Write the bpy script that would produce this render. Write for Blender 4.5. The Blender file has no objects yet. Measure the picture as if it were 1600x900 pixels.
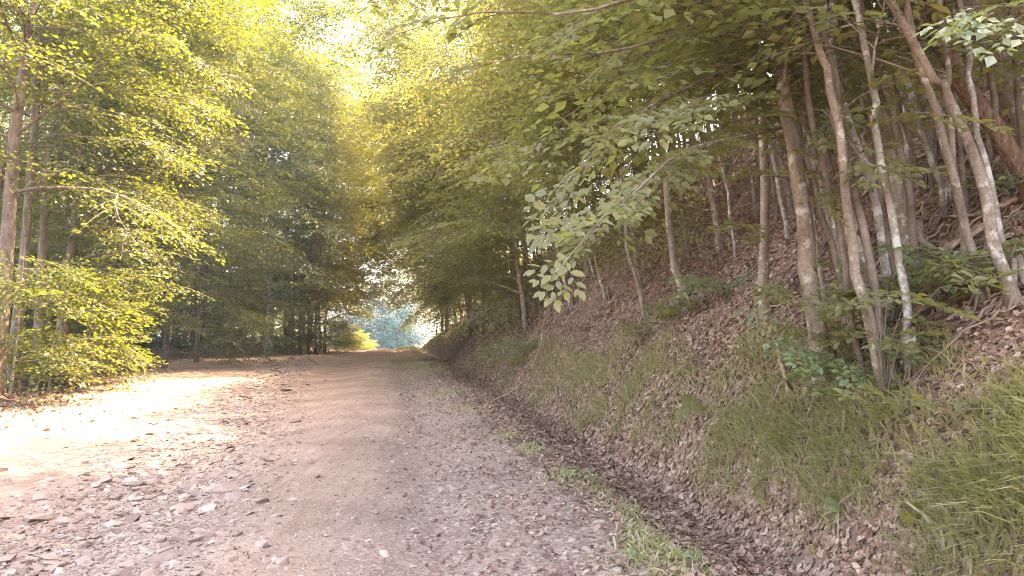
import bpy, bmesh, math, random
import numpy as np
from mathutils import Vector, Matrix
R = math.radians
rng = np.random.default_rng(11)
sc = bpy.context.scene

# ------------------------------------------------------------------ camera, sky, sun, exposure
FPX, HOR, CAMH = 1142.0, 515.0, 1.6
PITCH = math.atan((HOR - 450) / FPX)
cam = bpy.data.cameras.new('camera'); camo = bpy.data.objects.new('camera', cam)
sc.collection.objects.link(camo); sc.camera = camo
cam.lens = 36 * FPX / 1600; cam.clip_start = 0.05; cam.clip_end = 3000
camo.location = (0, 0, CAMH); camo.rotation_euler = (R(90) + PITCH, 0, 0)
SUN_AZ, SUN_EL = 58, 60
w = bpy.data.worlds.new('World'); sc.world = w; w.use_nodes = True
wn = w.node_tree; bg = wn.nodes['Background']
sky = wn.nodes.new('ShaderNodeTexSky'); sky.sky_type = 'NISHITA'; sky.sun_disc = False
sky.sun_elevation = R(SUN_EL); sky.sun_rotation = R(SUN_AZ); sky.dust_density = 2.5; sky.air_density = 1.0
wn.links.new(sky.outputs[0], bg.inputs[0]); bg.inputs[1].default_value = 0.15
sd = Vector((math.sin(R(SUN_AZ)) * math.cos(R(SUN_EL)), math.cos(R(SUN_AZ)) * math.cos(R(SUN_EL)), math.sin(R(SUN_EL))))
sl = bpy.data.lights.new('sun', 'SUN'); sl.energy = 3.0; sl.angle = R(0.5); sl.color = (1.0, 0.93, 0.80)
so = bpy.data.objects.new('sun', sl); sc.collection.objects.link(so)
so.rotation_euler = sd.to_track_quat('Z', 'Y').to_euler(); so.location = (20, 20, 60)
vs = sc.view_settings
vs.view_transform = 'Standard'; vs.look = 'None'; vs.gamma = 1; vs.exposure = 3.82
try:
    vs.use_white_balance = True; vs.white_balance_temperature = 8300; vs.white_balance_tint = 21
except Exception: pass
cy = sc.cycles; cy.pixel_filter_type = 'BLACKMAN_HARRIS'; cy.filter_width = 1.1
cy.use_denoising = True; cy.use_adaptive_sampling = False
try:
    cy.denoiser = 'OPENIMAGEDENOISE'; cy.denoising_input_passes = 'RGB_ALBEDO_NORMAL'; cy.denoising_prefilter = 'NONE'
except Exception: pass
cy.max_bounces = 7; cy.diffuse_bounces = 5; cy.glossy_bounces = 1; cy.transmission_bounces = 5
cy.volume_bounces = 0; cy.caustics_reflective = False; cy.caustics_refractive = False
cy.sample_clamp_indirect = 6; cy.use_light_tree = False

# ------------------------------------------------------------------ noise and terrain
def _h(i, j, k):
    n = (i.astype(np.int64) * 374761393 + j.astype(np.int64) * 668265263 + k * 2147483647) & 0xffffffff
    n = ((n ^ (n >> 13)) * 1274126177) & 0xffffffff
    return ((n ^ (n >> 16)) & 0xffff) / 65535.0
def vn(x, y, k=0):
    x = np.asarray(x, float); y = np.asarray(y, float)
    i = np.floor(x); j = np.floor(y); u = x - i; v = y - j
    u = u * u * (3 - 2 * u); v = v * v * (3 - 2 * v)
    return ((_h(i, j, k) * (1 - u) + _h(i + 1, j, k) * u) * (1 - v) + (_h(i, j + 1, k) * (1 - u) + _h(i + 1, j + 1, k) * u) * v) * 2 - 1
def fbm(x, y, k=0, o=3):
    r = 0; a = 1; f = 1
    for q in range(o): r = r + a * vn(x * f, y * f, k + q * 7); a *= .5; f *= 2.03
    return r
def XR(y): return 1.99 - .169 * np.asarray(y, float)
def SLEFT(y):
    return np.interp(y, [-30, 5, 14.6, 24, 36, 46, 50, 56, 62, 300], [-8, -8.4, -9.6, -12, -14.5, -12.5, -8.6, -6.6, -6.4, -6.0])
PS = [-9, -7, -5.2, -4.2, -3.3, -2.7, -2.0, -1.45, -.8, -.3, 0, .3, .75, 1.0, 1.22, 1.45, 1.9]
PZ = [0, -.01, -.04, -.12, -.02, .04, .015, -.085, -.01, .02, .07, .02, -.15, -.10, .08, .42, .88]
def sm(t): t = np.clip(t, 0, 1); return t * t * (3 - 2 * t)
def H(x, y):
    x = np.asarray(x, float); y = np.asarray(y, float)
    s = x - XR(y)
    sw = s + .12 * vn(y * .5, y * 0 + 3.3, 5) + .18 * vn(y * .17, y * 0, 6)
    low = np.interp(sw, PS[:14], PZ[:14])
    K = 1 - .8 * sm((y - 55) / 22)
    up = np.interp(sw, [1.0, 1.22, 1.45, 1.9, 18, 34, 60, 200], [0, .24, .62, 1.12, 14.4, 22, 26, 30]) * K
    up = up + sm((sw - 1.5) / 3) * (.28 * fbm(x * .35, y * .35, 20) + .9 * vn(x * .12, y * .1, 24)) * K
    z = low + up
    L = SLEFT(y) + .5 * vn(y * .35, y * 0 + 9, 30) - s
    z = z + .38 * sm(L / 1.6) + .012 * np.clip(L, 0, 60) + sm(L / 2) * .16 * fbm(x * .5, y * .5, 33)
    cr = np.clip(y - 60, 0, 160); z = z - .055 * cr * cr / (cr + 12)
    z = z + .03 * vn(x * .6, y * .3, 40) + .014 * vn(x * 2.7, y * 2.2, 41) + .007 * vn(x * 9, y * 8, 42)
    return z
def Hs(x, y): return float(H(x, y))
Z0 = Hs(0, 0); camo.location.z = CAMH + 0 * Z0
def ray(px, py):
    a = (px - 800) / FPX; b = -(py - 450) / FPX
    c, s_ = math.cos(PITCH), math.sin(PITCH)
    return Vector((a, c - b * s_, s_ + b * c))
def at(px, py, d):                       # point on the pixel's ray at depth y = d
    r = ray(px, py); return Vector((0, 0, CAMH)) + r * (d / r.y)
def hit(px, py, d0=3.0, d1=200):         # where the pixel's ray meets the terrain
    r = ray(px, py); r = r / r.y
    ds = np.concatenate([np.arange(d0, 30, .03), np.arange(30, d1, .15)])
    z = CAMH + r.z * ds; g = H(r.x * ds, ds)
    k = np.nonzero(z <= g)[0]
    d = ds[k[0]] if len(k) else d1
    return Vector((r.x * d, d, Hs(r.x * d, d)))

# ------------------------------------------------------------------ object helpers
def tag(o, label=None, cat=None, group=None, kind=None):
    if label: o['label'] = label
    if cat: o['category'] = cat
    if group: o['group'] = group
    if kind: o['kind'] = kind
    return o
def link(o, parent=None):
    sc.collection.objects.link(o)
    if parent: o.parent = parent
    return o
def empty(name, loc, rz=0):
    o = bpy.data.objects.new(name, None); o.location = loc; o.rotation_euler = (0, 0, rz); o.empty_display_size = .2
    return link(o)
class MB:
    def __init__(s): s.v = []; s.f = []; s.n = 0
    def add(s, v, f, mat=0):
        v = np.asarray(v, np.float32).reshape(-1, 3); f = np.asarray(f, np.int64)
        s.v.append(v); s.f.append((f + s.n, mat)); s.n += len(v)
    def mesh(s, name, mats, smooth=True):
        me = bpy.data.meshes.new(name)
        v = np.concatenate(s.v); me.vertices.add(len(v)); me.vertices.foreach_set('co', v.ravel())
        lo = np.concatenate([f.ravel() for f, m in s.f])
        tot = np.concatenate([np.full(len(f), f.shape[1]) for f, m in s.f])
        mi = np.concatenate([np.full(len(f), m) for f, m in s.f])
        st = np.concatenate([[0], np.cumsum(tot)[:-1]])
        me.loops.add(len(lo)); me.loops.foreach_set('vertex_index', lo.astype(np.int32))
        me.polygons.add(len(tot)); me.polygons.foreach_set('loop_start', st.astype(np.int32))
        me.polygons.foreach_set('material_index', mi.astype(np.int32))
        me.polygons.foreach_set('use_smooth', np.full(len(tot), smooth))
        for m in mats: me.materials.append(m)
        me.update(calc_edges=True)
        return me
    def build(s, name, mats, parent=None, smooth=True):
        return link(bpy.data.objects.new(name, s.mesh(name, mats, smooth)), parent)
def tube(mb, pts, rad, sides=6, mat=0, wob=0.0, cap=True):
    pts = np.array([tuple(p) for p in pts], float); n = len(pts)
    T = np.gradient(pts, axis=0); T /= np.linalg.norm(T, axis=1)[:, None] + 1e-9
    ref = np.array([1.0, 0, 0]) if abs(T[0][0]) < .8 else np.array([0, 1.0, 0])
    A = np.cross(T, ref); A /= np.linalg.norm(A, axis=1)[:, None]; B = np.cross(T, A)
    th = np.arange(sides) * 2 * math.pi / sides
    rr = np.asarray(rad, float)[:, None] * (1 + wob * rng.normal(size=(n, sides)))
    V = pts[:, None] + rr[..., None] * (np.cos(th)[None, :, None] * A[:, None] + np.sin(th)[None, :, None] * B[:, None])
    i = np.arange(n - 1)[:, None] * sides; j = np.arange(sides)[None]; k = (j + 1) % sides
    F = np.stack([i + j, i + k, i + sides + k, i + sides + j], -1).reshape(-1, 4)
    mb.add(V.reshape(-1, 3), F, mat)
def smooth_path(pts, n):
    P = np.array([tuple(p) for p in pts], float)
    if len(P) == 2: P = np.array([P[0], (P[0] + P[1]) / 2, P[1]])
    Q = np.vstack([2 * P[0] - P[1], P, 2 * P[-1] - P[-2]])
    out = []
    ts = np.linspace(0, len(P) - 1 - 1e-6, n)
    for t in ts:
        i = int(t); u = t - i; a, b, c, d = Q[i], Q[i + 1], Q[i + 2], Q[i + 3]
        out.append(.5 * (2 * b + (c - a) * u + (2 * a - 5 * b + 4 * c - d) * u * u + (3 * b - a - 3 * c + d) * u ** 3))
    return np.array(out)

# ------------------------------------------------------------------ materials
def mat(name):
    m = bpy.data.materials.new(name); m.use_nodes = True; nt = m.node_tree; nt.nodes.clear()
    out = nt.nodes.new('ShaderNodeOutputMaterial')
    class G: pass
    g = G(); g.m = m; g.nt = nt; g.out = out
    def N(t, **kw):
        n = nt.nodes.new('ShaderNode' + t)
        for k, v in kw.items():
            if isinstance(v, tuple) and v and v[0] == 'L': nt.links.new(v[1], n.inputs[k])
            elif k in n.inputs and not hasattr(n, k): n.inputs[k].default_value = v
            else: setattr(n, k, v)
        return n
    g.N = N; g.L = nt.links.new
    return g
def ramp(g, fac, stops):
    r = g.nt.nodes.new('ShaderNodeValToRGB'); el = r.color_ramp.elements
    while len(el) < len(stops): el.new(.5)
    for e, (p, c) in zip(el, stops): e.position = p; e.color = (*c, 1) if len(c) == 3 else c
    g.L(fac, r.inputs[0]); return r.outputs[0]
def coords(g, scale=(1, 1, 1), kind='Object'):
    tc = g.nt.nodes.new('ShaderNodeTexCoord'); mp = g.nt.nodes.new('ShaderNodeMapping')
    mp.inputs['Scale'].default_value = scale; g.L(tc.outputs[kind], mp.inputs[0]); return mp.outputs[0]
def noise(g, vec, scale, detail=4, rough=.6, out='Fac'):
    n = g.nt.nodes.new('ShaderNodeTexNoise'); n.inputs['Scale'].default_value = scale
    n.inputs['Detail'].default_value = detail; n.inputs['Roughness'].default_value = rough
    g.L(vec, n.inputs['Vector']); return n.outputs[out]
def voro(g, vec, scale, out='Color', feat='F1'):
    n = g.nt.nodes.new('ShaderNodeTexVoronoi'); n.inputs['Scale'].default_value = scale; n.feature = feat
    g.L(vec, n.inputs['Vector']); return n.outputs[out]
def mix(g, fac, a, b, mode='MIX'):
    n = g.nt.nodes.new('ShaderNodeMix'); n.data_type = 'RGBA'; n.blend_type = mode
    for s_, i in ((fac, 0), (a, 6), (b, 7)):
        if isinstance(s_, (int, float)): n.inputs[i].default_value = s_
        elif isinstance(s_, tuple): n.inputs[i].default_value = (*s_, 1)
        else: g.L(s_, n.inputs[i])
    return n.outputs[2]
def finish(g, col, rough=.9, bump=None, bs=.3, bd=.02, spec=.3):
    p = g.nt.nodes.new('ShaderNodeBsdfPrincipled'); p.inputs['Roughness'].default_value = rough
    p.inputs['Specular IOR Level'].default_value = spec
    if isinstance(col, tuple): p.inputs['Base Color'].default_value = (*col, 1)
    else: g.L(col, p.inputs['Base Color'])
    if bump is not None:
        b = g.nt.nodes.new('ShaderNodeBump'); b.inputs['Strength'].default_value = bs; b.inputs['Distance'].default_value = bd
        g.L(bump, b.inputs['Height']); g.L(b.outputs[0], p.inputs['Normal'])
    g.L(p.outputs[0], g.out.inputs[0]); return g.m
def leaf_mat(name, cols, trans, tw=.45, rough=.42, spec=.5):
    g = mat(name)
    ge = g.nt.nodes.new('ShaderNodeNewGeometry'); rp = ge.outputs['Random Per Island']
    c = ramp(g, rp, [(i / (len(cols) - 1), k) for i, k in enumerate(cols)])
    t = ramp(g, rp, [(i / (len(trans) - 1), k) for i, k in enumerate(trans)])
    p = g.nt.nodes.new('ShaderNodeBsdfPrincipled'); p.inputs['Roughness'].default_value = rough
    p.inputs['Specular IOR Level'].default_value = spec; g.L(c, p.inputs['Base Color'])
    tr = g.nt.nodes.new('ShaderNodeBsdfTranslucent'); g.L(t, tr.inputs[0])
    mx = g.nt.nodes.new('ShaderNodeMixShader'); mx.inputs[0].default_value = tw
    g.L(p.outputs[0], mx.inputs[1]); g.L(tr.outputs[0], mx.inputs[2]); g.L(mx.outputs[0], g.out.inputs[0])
    return g.m
M = {}
M['leaf'] = leaf_mat('beech_leaf', [(.13, .145, .06), (.17, .175, .07), (.21, .195, .08), (.15, .17, .09)],
                     [(.30, .31, .07), (.40, .38, .07), (.47, .41, .08), (.34, .35, .09)], .48, .45, .5)
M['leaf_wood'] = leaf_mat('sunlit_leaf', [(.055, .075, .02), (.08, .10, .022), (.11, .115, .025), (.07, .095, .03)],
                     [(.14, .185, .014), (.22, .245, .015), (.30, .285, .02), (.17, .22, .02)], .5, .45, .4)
M['leaf_green'] = leaf_mat('green_leaf', [(.12, .165, .075), (.16, .19, .07), (.14, .20, .11), (.22, .22, .06)],
                           [(.24, .32, .08), (.34, .36, .07)], .38, .38, .9)
M['leaf_blue'] = leaf_mat('hazed_needle', [(.006, .05, .058), (.014, .08, .085)], [(.01, .05, .05), (.02, .08, .08)], .2, .8, .1)  # spruce blue-green, with distant haze and shade painted in as extra blue
M['leaf_yellow'] = leaf_mat('backlit_leaf', [(.15, .14, .025), (.20, .18, .03), (.12, .13, .03)],
                            [(.50, .42, .03), (.42, .40, .04)], .5)  # yellow glow of sun behind the foliage, put into the leaf colour
M['litter'] = leaf_mat('dead_leaf', [(.14, .07, .045), (.23, .125, .08), (.36, .23, .16), (.15, .08, .05), (.27, .15, .10), (.45, .33, .25)],
                       [(.2, .1, .05), (.3, .18, .09)], .12, .7, .2)
M['litter_pale'] = leaf_mat('dry_pale_leaf', [(.17, .095, .065), (.27, .165, .12), (.40, .275, .20), (.20, .105, .075)],
                       [(.2, .1, .05), (.3, .18, .09)], .1, .7, .2)
M['grass'] = leaf_mat('grass_blade', [(.26, .245, .11), (.35, .32, .15), (.50, .44, .28), (.29, .28, .13)],
                      [(.40, .42, .10), (.48, .46, .12)], .45, .5)
def bark(name, base, dark, pale, patch=.60, sc_=1):
    g = mat(name); v = coords(g, (1, 1, .35)); v2 = coords(g, (1, 1, 1))
    a = noise(g, v, 9 * sc_, 5); c = ramp(g, a, [(.3, dark), (.6, base), (.8, tuple(min(1, k * 1.3) for k in base))])
    b = noise(g, v2, 7 * sc_, 4, .7); f = ramp(g, b, [(patch - .06, (0, 0, 0)), (patch + .05, (.85, .85, .85))])
    sp = noise(g, v2, 38 * sc_, 3, .8); c = mix(g, .7, c, ramp(g, sp, [(.35, (.55, .53, .5)), (.55, (1.1, 1.08, 1.05))]), 'MULTIPLY')
    c = mix(g, f, c, pale)
    r = coords(g, (1, 1, 6)); rings = noise(g, r, 5, 3); 
    c = mix(g, .22, c, ramp(g, rings, [(.35, (.45, .42, .4)), (.6, (1, 1, 1))]), 'MULTIPLY')
    return finish(g, c, .85, a, .6, .02)
M['bark'] = bark('smooth_grey_bark', (.27, .21, .155), (.14, .10, .07), (.50, .46, .39), .62)
M['bark_plain'] = bark('plain_brown_bark', (.21, .155, .115), (.09, .065, .05), (.40, .35, .29), .66)
M['bark_white'] = bark('lichen_bark', (.28, .245, .20), (.15, .12, .095), (.54, .52, .47), .57)
g = mat('rough_red_bark'); v = coords(g, (1, 1, .1)); a = noise(g, v, 34, 8, .75)
c = ramp(g, a, [(.32, (.05, .028, .018)), (.48, (.22, .12, .075)), (.66, (.40, .25, .17))])
M['bark_rough'] = finish(g, c, .9, a, 1.0, .06)
g = mat('twig'); M['twig'] = finish(g, ramp(g, noise(g, coords(g), 6), [(.3, (.10, .065, .045)), (.7, (.22, .16, .12))]), .8)
g = mat('dead_wood'); M['dead'] = finish(g, ramp(g, noise(g, coords(g), 8, 5), [(.3, (.14, .08, .05)), (.7, (.42, .29, .20))]), .85)

g = mat('gravel_road'); v = coords(g)
attr = g.nt.nodes.new('ShaderNodeAttribute'); attr.attribute_name = 'stony'
big = noise(g, v, .7, 5); c = ramp(g, big, [(.3, (.21, .142, .108)), (.5, (.29, .207, .162)), (.72, (.37, .28, .225))])
fine = noise(g, v, 60, 3, .8); c = mix(g, .55, c, ramp(g, fine, [(.3, (.5, .46, .43)), (.7, (1.25, 1.22, 1.2))]), 'MULTIPLY')
pv = coords(g, (1, 1.6, 1)); peb = voro(g, pv, 26); pd = voro(g, pv, 26, 'Distance')
pc = ramp(g, peb, [(.1, (.13, .082, .06)), (.5, (.30, .215, .165)), (.9, (.50, .39, .31))])
pm = ramp(g, voro(g, pv, 26, 'Color'), [(.45, (0, 0, 0)), (.55, (1, 1, 1))])
pf = g.nt.nodes.new('ShaderNodeMath'); pf.operation = 'MULTIPLY'; g.L(pm, pf.inputs[0]); g.L(attr.outputs['Fac'], pf.inputs[1])
c = mix(g, pf.outputs[0], c, pc)
c = mix(g, 1.0, c, ramp(g, attr.outputs['Fac'], [(.0, (1.12, 1.07, 1.0)), (.6, (.86, .84, .84))]), 'MULTIPLY')
rutn = noise(g, coords(g, (3.5, .22, 1)), 3.0, 4); c = mix(g, .5, c, ramp(g, rutn, [(.35, (.72, .68, .65)), (.6, (1.1, 1.08, 1.06))]), 'MULTIPLY')
hb = mix(g, .5, fine, ramp(g, pd, [(0, (1, 1, 1)), (.6, (0, 0, 0))]))
M['road'] = finish(g, c, .95, hb, .8, .025)
def soil(name, cols, sc_=1, dens=.5):
    g = mat(name); v = coords(g); wv = g.nt.nodes.new('ShaderNodeVectorMath'); wv.operation = 'ADD'
    nn = noise(g, v, 6, 2, .5, 'Color'); g.L(v, wv.inputs[0]); 
    s2 = g.nt.nodes.new('ShaderNodeVectorMath'); s2.operation = 'SCALE'; s2.inputs['Scale'].default_value = .12; g.L(nn, s2.inputs[0]); g.L(s2.outputs[0], wv.inputs[1])
    cell = voro(g, wv.outputs[0], 14 * sc_); d = voro(g, wv.outputs[0], 14 * sc_, 'Distance')
    c = ramp(g, cell, [(i / (len(cols) - 1), k) for i, k in enumerate(cols)])
    c = mix(g, .5, c, ramp(g, noise(g, v, 1.1, 5), [(.3, (.55, .5, .48)), (.7, (1.15, 1.1, 1.05))]), 'MULTIPLY')
    return finish(g, c, .95, d, .9, .04)
M['litter_ground'] = soil('leaf_litter_ground', [(.10, .06, .043), (.20, .125, .09), (.15, .09, .065), (.32, .215, .16), (.18, .11, .08)])
M['ditch_ground'] = soil('ditch_litter', [(.12, .08, .06), (.22, .145, .11), (.16, .10, .075), (.34, .25, .19)], 1.3)
M['far_ground'] = soil('forest_floor_soil', [(.10, .065, .04), (.20, .14, .095), (.14, .10, .06), (.28, .20, .14)], .8)
g = mat('stone'); ge = g.nt.nodes.new('ShaderNodeNewGeometry')
c = ramp(g, ge.outputs['Random Per Island'], [(0, (.17, .11, .085)), (.3, (.27, .19, .15)), (.6, (.34, .245, .185)), (.85, (.23, .165, .13)), (1, (.48, .385, .31))])
c = mix(g, .5, c, ramp(g, noise(g, coords(g), 18, 5), [(.3, (.6, .58, .56)), (.7, (1.2, 1.2, 1.2))]), 'MULTIPLY')
M['stone'] = finish(g, c, .9, noise(g, coords(g), 40, 3), .3, .01)
g = mat('meadow'); c = ramp(g, noise(g, coords(g), 3, 5), [(.3, (.22, .20, .08)), (.7, (.36, .30, .15))]); M['meadow'] = finish(g, c, .95)

# ------------------------------------------------------------------ the ground, in strips that share their edges
ys = [-25.0]
while ys[-1] < 420:
    y = ys[-1]; ys.append(y + (1.5 if y < 0 else max(.05, .011 * y if y < 75 else .05 * y)) if y < 3.2 or y >= 3.2 else 0)
    if 0 > ys[-2] and ys[-1] > -1.6 and ys[-1] < 3: ys[-1] = max(ys[-1], ys[-2] + .4)
ys = np.array(ys)
def strip(name, edges, counts, m, smooth=True):
    """edges: functions of y giving s; counts: columns between them"""
    cols = []
    for k in range(len(edges) - 1):
        a, b = edges[k](ys), edges[k + 1](ys); n = counts[k]
        for i in range(n): cols.append(a + (b - a) * i / n)
    cols.append(edges[-1](ys)); S = np.stack(cols, 1); Y = np.repeat(ys[:, None], S.shape[1], 1)
    X = XR(Y) + S; Z = H(X, Y); nc = S.shape[1]
    mb = MB(); i = np.arange(len(ys) - 1)[:, None] * nc; j = np.arange(nc - 1)[None]
    F = np.stack([i + j, i + j + 1, i + nc + j + 1, i + nc + j], -1).reshape(-1, 4)
    mb.add(np.stack([X, Y, Z], -1).reshape(-1, 3), F)
    o = mb.build(name, [m], None, smooth); tag(o, kind='structure')
    return o, S, Y
cst = lambda v: (lambda y: np.full_like(y, v))
strip('forest_floor', [cst(-400), cst(-60), cst(-20), SLEFT], [10, 40, 60], M['far_ground'])
ro, S, Y = strip('gravel_road', [SLEFT, cst(-5.5), cst(-.3)], [50, 110], M['road'])
def stony(s, y):
    near = np.exp(-((s + 4.15 + .09 * (y - 5)) / .85) ** 2) + .8 * np.exp(-((s + 1.35) / .75) ** 2) + .5 * sm((s + 1.0) / .6)
    return np.clip(near + .25 * fbm(s * 1.3, y * .6, 70), 0.0, 1)
at_ = ro.data.attributes.new('stony', 'FLOAT', 'POINT'); at_.data.foreach_set('value', stony(S, Y).ravel().astype(np.float32))
strip('ditch', [cst(-.3), cst(1.2)], [34], M['ditch_ground'])
strip('hillside', [cst(1.2), cst(6), cst(20), cst(70), cst(400)], [70, 60, 40, 10], M['litter_ground'])

# ------------------------------------------------------------------ leaves, sprays and trees
LEAF6 = (np.array([[0, 0, 0], [.28, .27, .05], [.68, .24, .04], [1, 0, -.06], [.68, -.24, .04], [.28, -.27, .05]]), np.array([[0, 3, 2, 1], [0, 5, 4, 3]]))
LEAF4 = (np.array([[0, 0, 0], [.45, .33, .06], [1, 0, -.04], [.45, -.33, .06]]), np.array([[0, 3, 2, 1]]))
def nrm(a): return a / (np.linalg.norm(a, axis=-1, keepdims=True) + 1e-9)
def leaves_geo(mb, o, ax, nm, ln, shape, m):
    side = nrm(np.cross(nm, ax)); nm2 = nrm(np.cross(ax, side)); P, F = shape
    V = o[:, None] + ln[:, None, None] * (P[None, :, 0:1] * ax[:, None] + P[None, :, 1:2] * side[:, None] + P[None, :, 2:3] * nm2[:, None])
    FF = (np.arange(len(o))[:, None, None] * len(P) + F[None]).reshape(-1, F.shape[1])
    mb.add(V.reshape(-1, 3), FF, m)
def make_spray(L=.9, leaf=.08, step=.055, nside=8, seed=0, lod=0):
    r = np.random.default_rng(seed); O = []; A = []; Nn = []; tw = MB()
    def run(p0, d, l, z):
        n = max(2, int(l / step)); d = d / np.linalg.norm(d); perp = np.array([-d[1], d[0], 0])
        for i in range(n):
            t = (i + .7) / n; sg = 1 if i % 2 else -1
            p = p0 + d * l * t + np.array([0, 0, -.18 * l * t * t])
            a = d * r.uniform(.55, .9) + perp * sg * r.uniform(.55, .95) + np.array([0, 0, r.normal(-.12, .2)])
            O.append(p); A.append(a); Nn.append(np.array([r.normal(0, .28), r.normal(0, .28), 1]))
        O.append(p0 + d * l + np.array([0, 0, -.18 * l])); A.append(d + np.array([0, 0, -.2])); Nn.append(np.array([0, r.normal(0, .3), 1]))
    run(np.zeros(3), np.array([1., 0, 0]), L, 0)
    pts = [(L * t, 0, -.18 * L * t * t) for t in np.linspace(0, 1, 4)]
    tube(tw, pts, [.006, .005, .004, .002], 3)
    for k in range(nside):
        t = (k + .5) / nside; sg = 1 if k % 2 else -1; l = L * (.55 * (1 - t) + .12) * r.uniform(.8, 1.2)
        d = np.array([math.cos(R(48)), sg * math.sin(R(48)), r.normal(0, .06)]); p0 = np.array([L * t, 0, -.18 * L * t * t])
        run(p0, d, l, 0)
        if lod == 0: tube(tw, [p0, p0 + d * l * .6 + np.array([0, 0, -.05 * l]), p0 + d * l + np.array([0, 0, -.18 * l])], [.003, .0025, .0015], 3)
    O = np.array(O); A = nrm(np.array(A)); Nn = nrm(np.array(Nn))
    return dict(o=O, a=A, n=Nn, l=leaf * r.uniform(.7, 1.2, len(O)), tv=np.concatenate(tw.v), tf=np.concatenate([f for f, m in tw.f]), shape=LEAF6 if lod == 0 else LEAF4)
SPR = {0: [make_spray(.75, .105, .078, 6, i, 0) for i in range(4)],
       1: [make_spray(.95, .105, .10, 7, 10 + i, 1) for i in range(4)],
       2: [make_spray(1.15, .17, .19, 6, 20 + i, 2) for i in range(4)]}
def place_sprays(mb, lod, P, D, U, Sc, rg, lm=0, tm=1, keep=1.0):
    P, D, U, Sc = map(np.asarray, (P, D, U, Sc)); K = rg.integers(0, 4, len(P))
    D = nrm(D); Y_ = nrm(np.cross(U, D)); Z_ = np.cross(D, Y_); Rm = np.stack([D, Y_, Z_], -1)
    for k in range(4):
        q = K == k
        if not q.any(): continue
        t = SPR[lod][k]; Rk, Pk, Sk = Rm[q], P[q], Sc[q]
        o = Pk[:, None] + Sk[:, None, None] * np.einsum('nij,mj->nmi', Rk, t['o'])
        a = np.einsum('nij,mj->nmi', Rk, t['a']); n = np.einsum('nij,mj->nmi', Rk, t['n'])
        l = np.sqrt(Sk)[:, None] * t['l'][None] * rg.uniform(.62, 1.32, (len(Pk), len(t['l'])))
        o, a, n, l = o.reshape(-1, 3), a.reshape(-1, 3), n.reshape(-1, 3), l.ravel()
        a = nrm(a + rg.normal(0, .12, a.shape)); n = nrm(n + rg.normal(0, .2, n.shape))
        if keep < 1: z = rg.random(len(l)) < keep; o, a, n, l = o[z], a[z], n[z], l[z]
        leaves_geo(mb, o, a, n, l, t['shape'], lm)
        tv = Pk[:, None] + Sk[:, None, None] * np.einsum('nij,mj->nmi', Rk, t['tv'])
        tf = (np.arange(len(Pk))[:, None, None] * len(t['tv']) + t['tf'][None]).reshape(-1, 4)
        mb.add(tv.reshape(-1, 3), tf, tm)
def limb(wood, col, p, d, L, r, rg, droop, sec=3, step=.3, bare=.25, rz=0):
    n = 7; pts = [np.array(p, float)]; d = np.array(d, float); d /= np.linalg.norm(d)
    for i in range(n - 1):
        d = d + rg.normal(0, .10, 3) + np.array([0, 0, -droop / n]); d /= np.linalg.norm(d)
        pts.append(pts[-1] + d * L / (n - 1))
    pts = np.array(pts); tube(wood, pts, np.linspace(r, r * .25, n), 5 if r > .02 else 4)
    m = max(1, int(L * (1 - bare) / step)); perp = None
    for i in range(m + 1):
        t = bare + (1 - bare) * (i + rg.uniform(-.3, .3)) / (m + .01); t = min(max(t, 0), .999) * (n - 1); k = int(t)
        q = pts[k] + (pts[k + 1] - pts[k]) * (t - k); dd = pts[k + 1] - pts[k]; dd /= np.linalg.norm(dd)
        pr = np.array([-dd[1], dd[0], 0]); sg = 1 if i % 2 else -1
        a = dd * .8 + pr * sg * rg.uniform(.3, 1.1) + np.array([0, 0, rg.normal(-.08, .16)])
        col[0].append(q); col[1].append(a); col[2].append(np.array([rg.normal(0, .25), rg.normal(0, .25), 1])); col[3].append(rg.uniform(.75, 1.25))
    for i in range(sec):
        t = rg.uniform(.25, .85) * (n - 1); k = int(t); q = pts[k]; dd = pts[k + 1] - pts[k]; dd /= np.linalg.norm(dd)
        pr = np.array([-dd[1], dd[0], 0]) * (1 if i % 2 else -1)
        limb(wood, col, q, dd * .8 + pr * rg.uniform(.5, 1) + np.array([0, 0, rg.normal(0, .15)]), L * rg.uniform(.3, .5), r * .5, rg, droop * .6, 0, step, .15)
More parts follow.
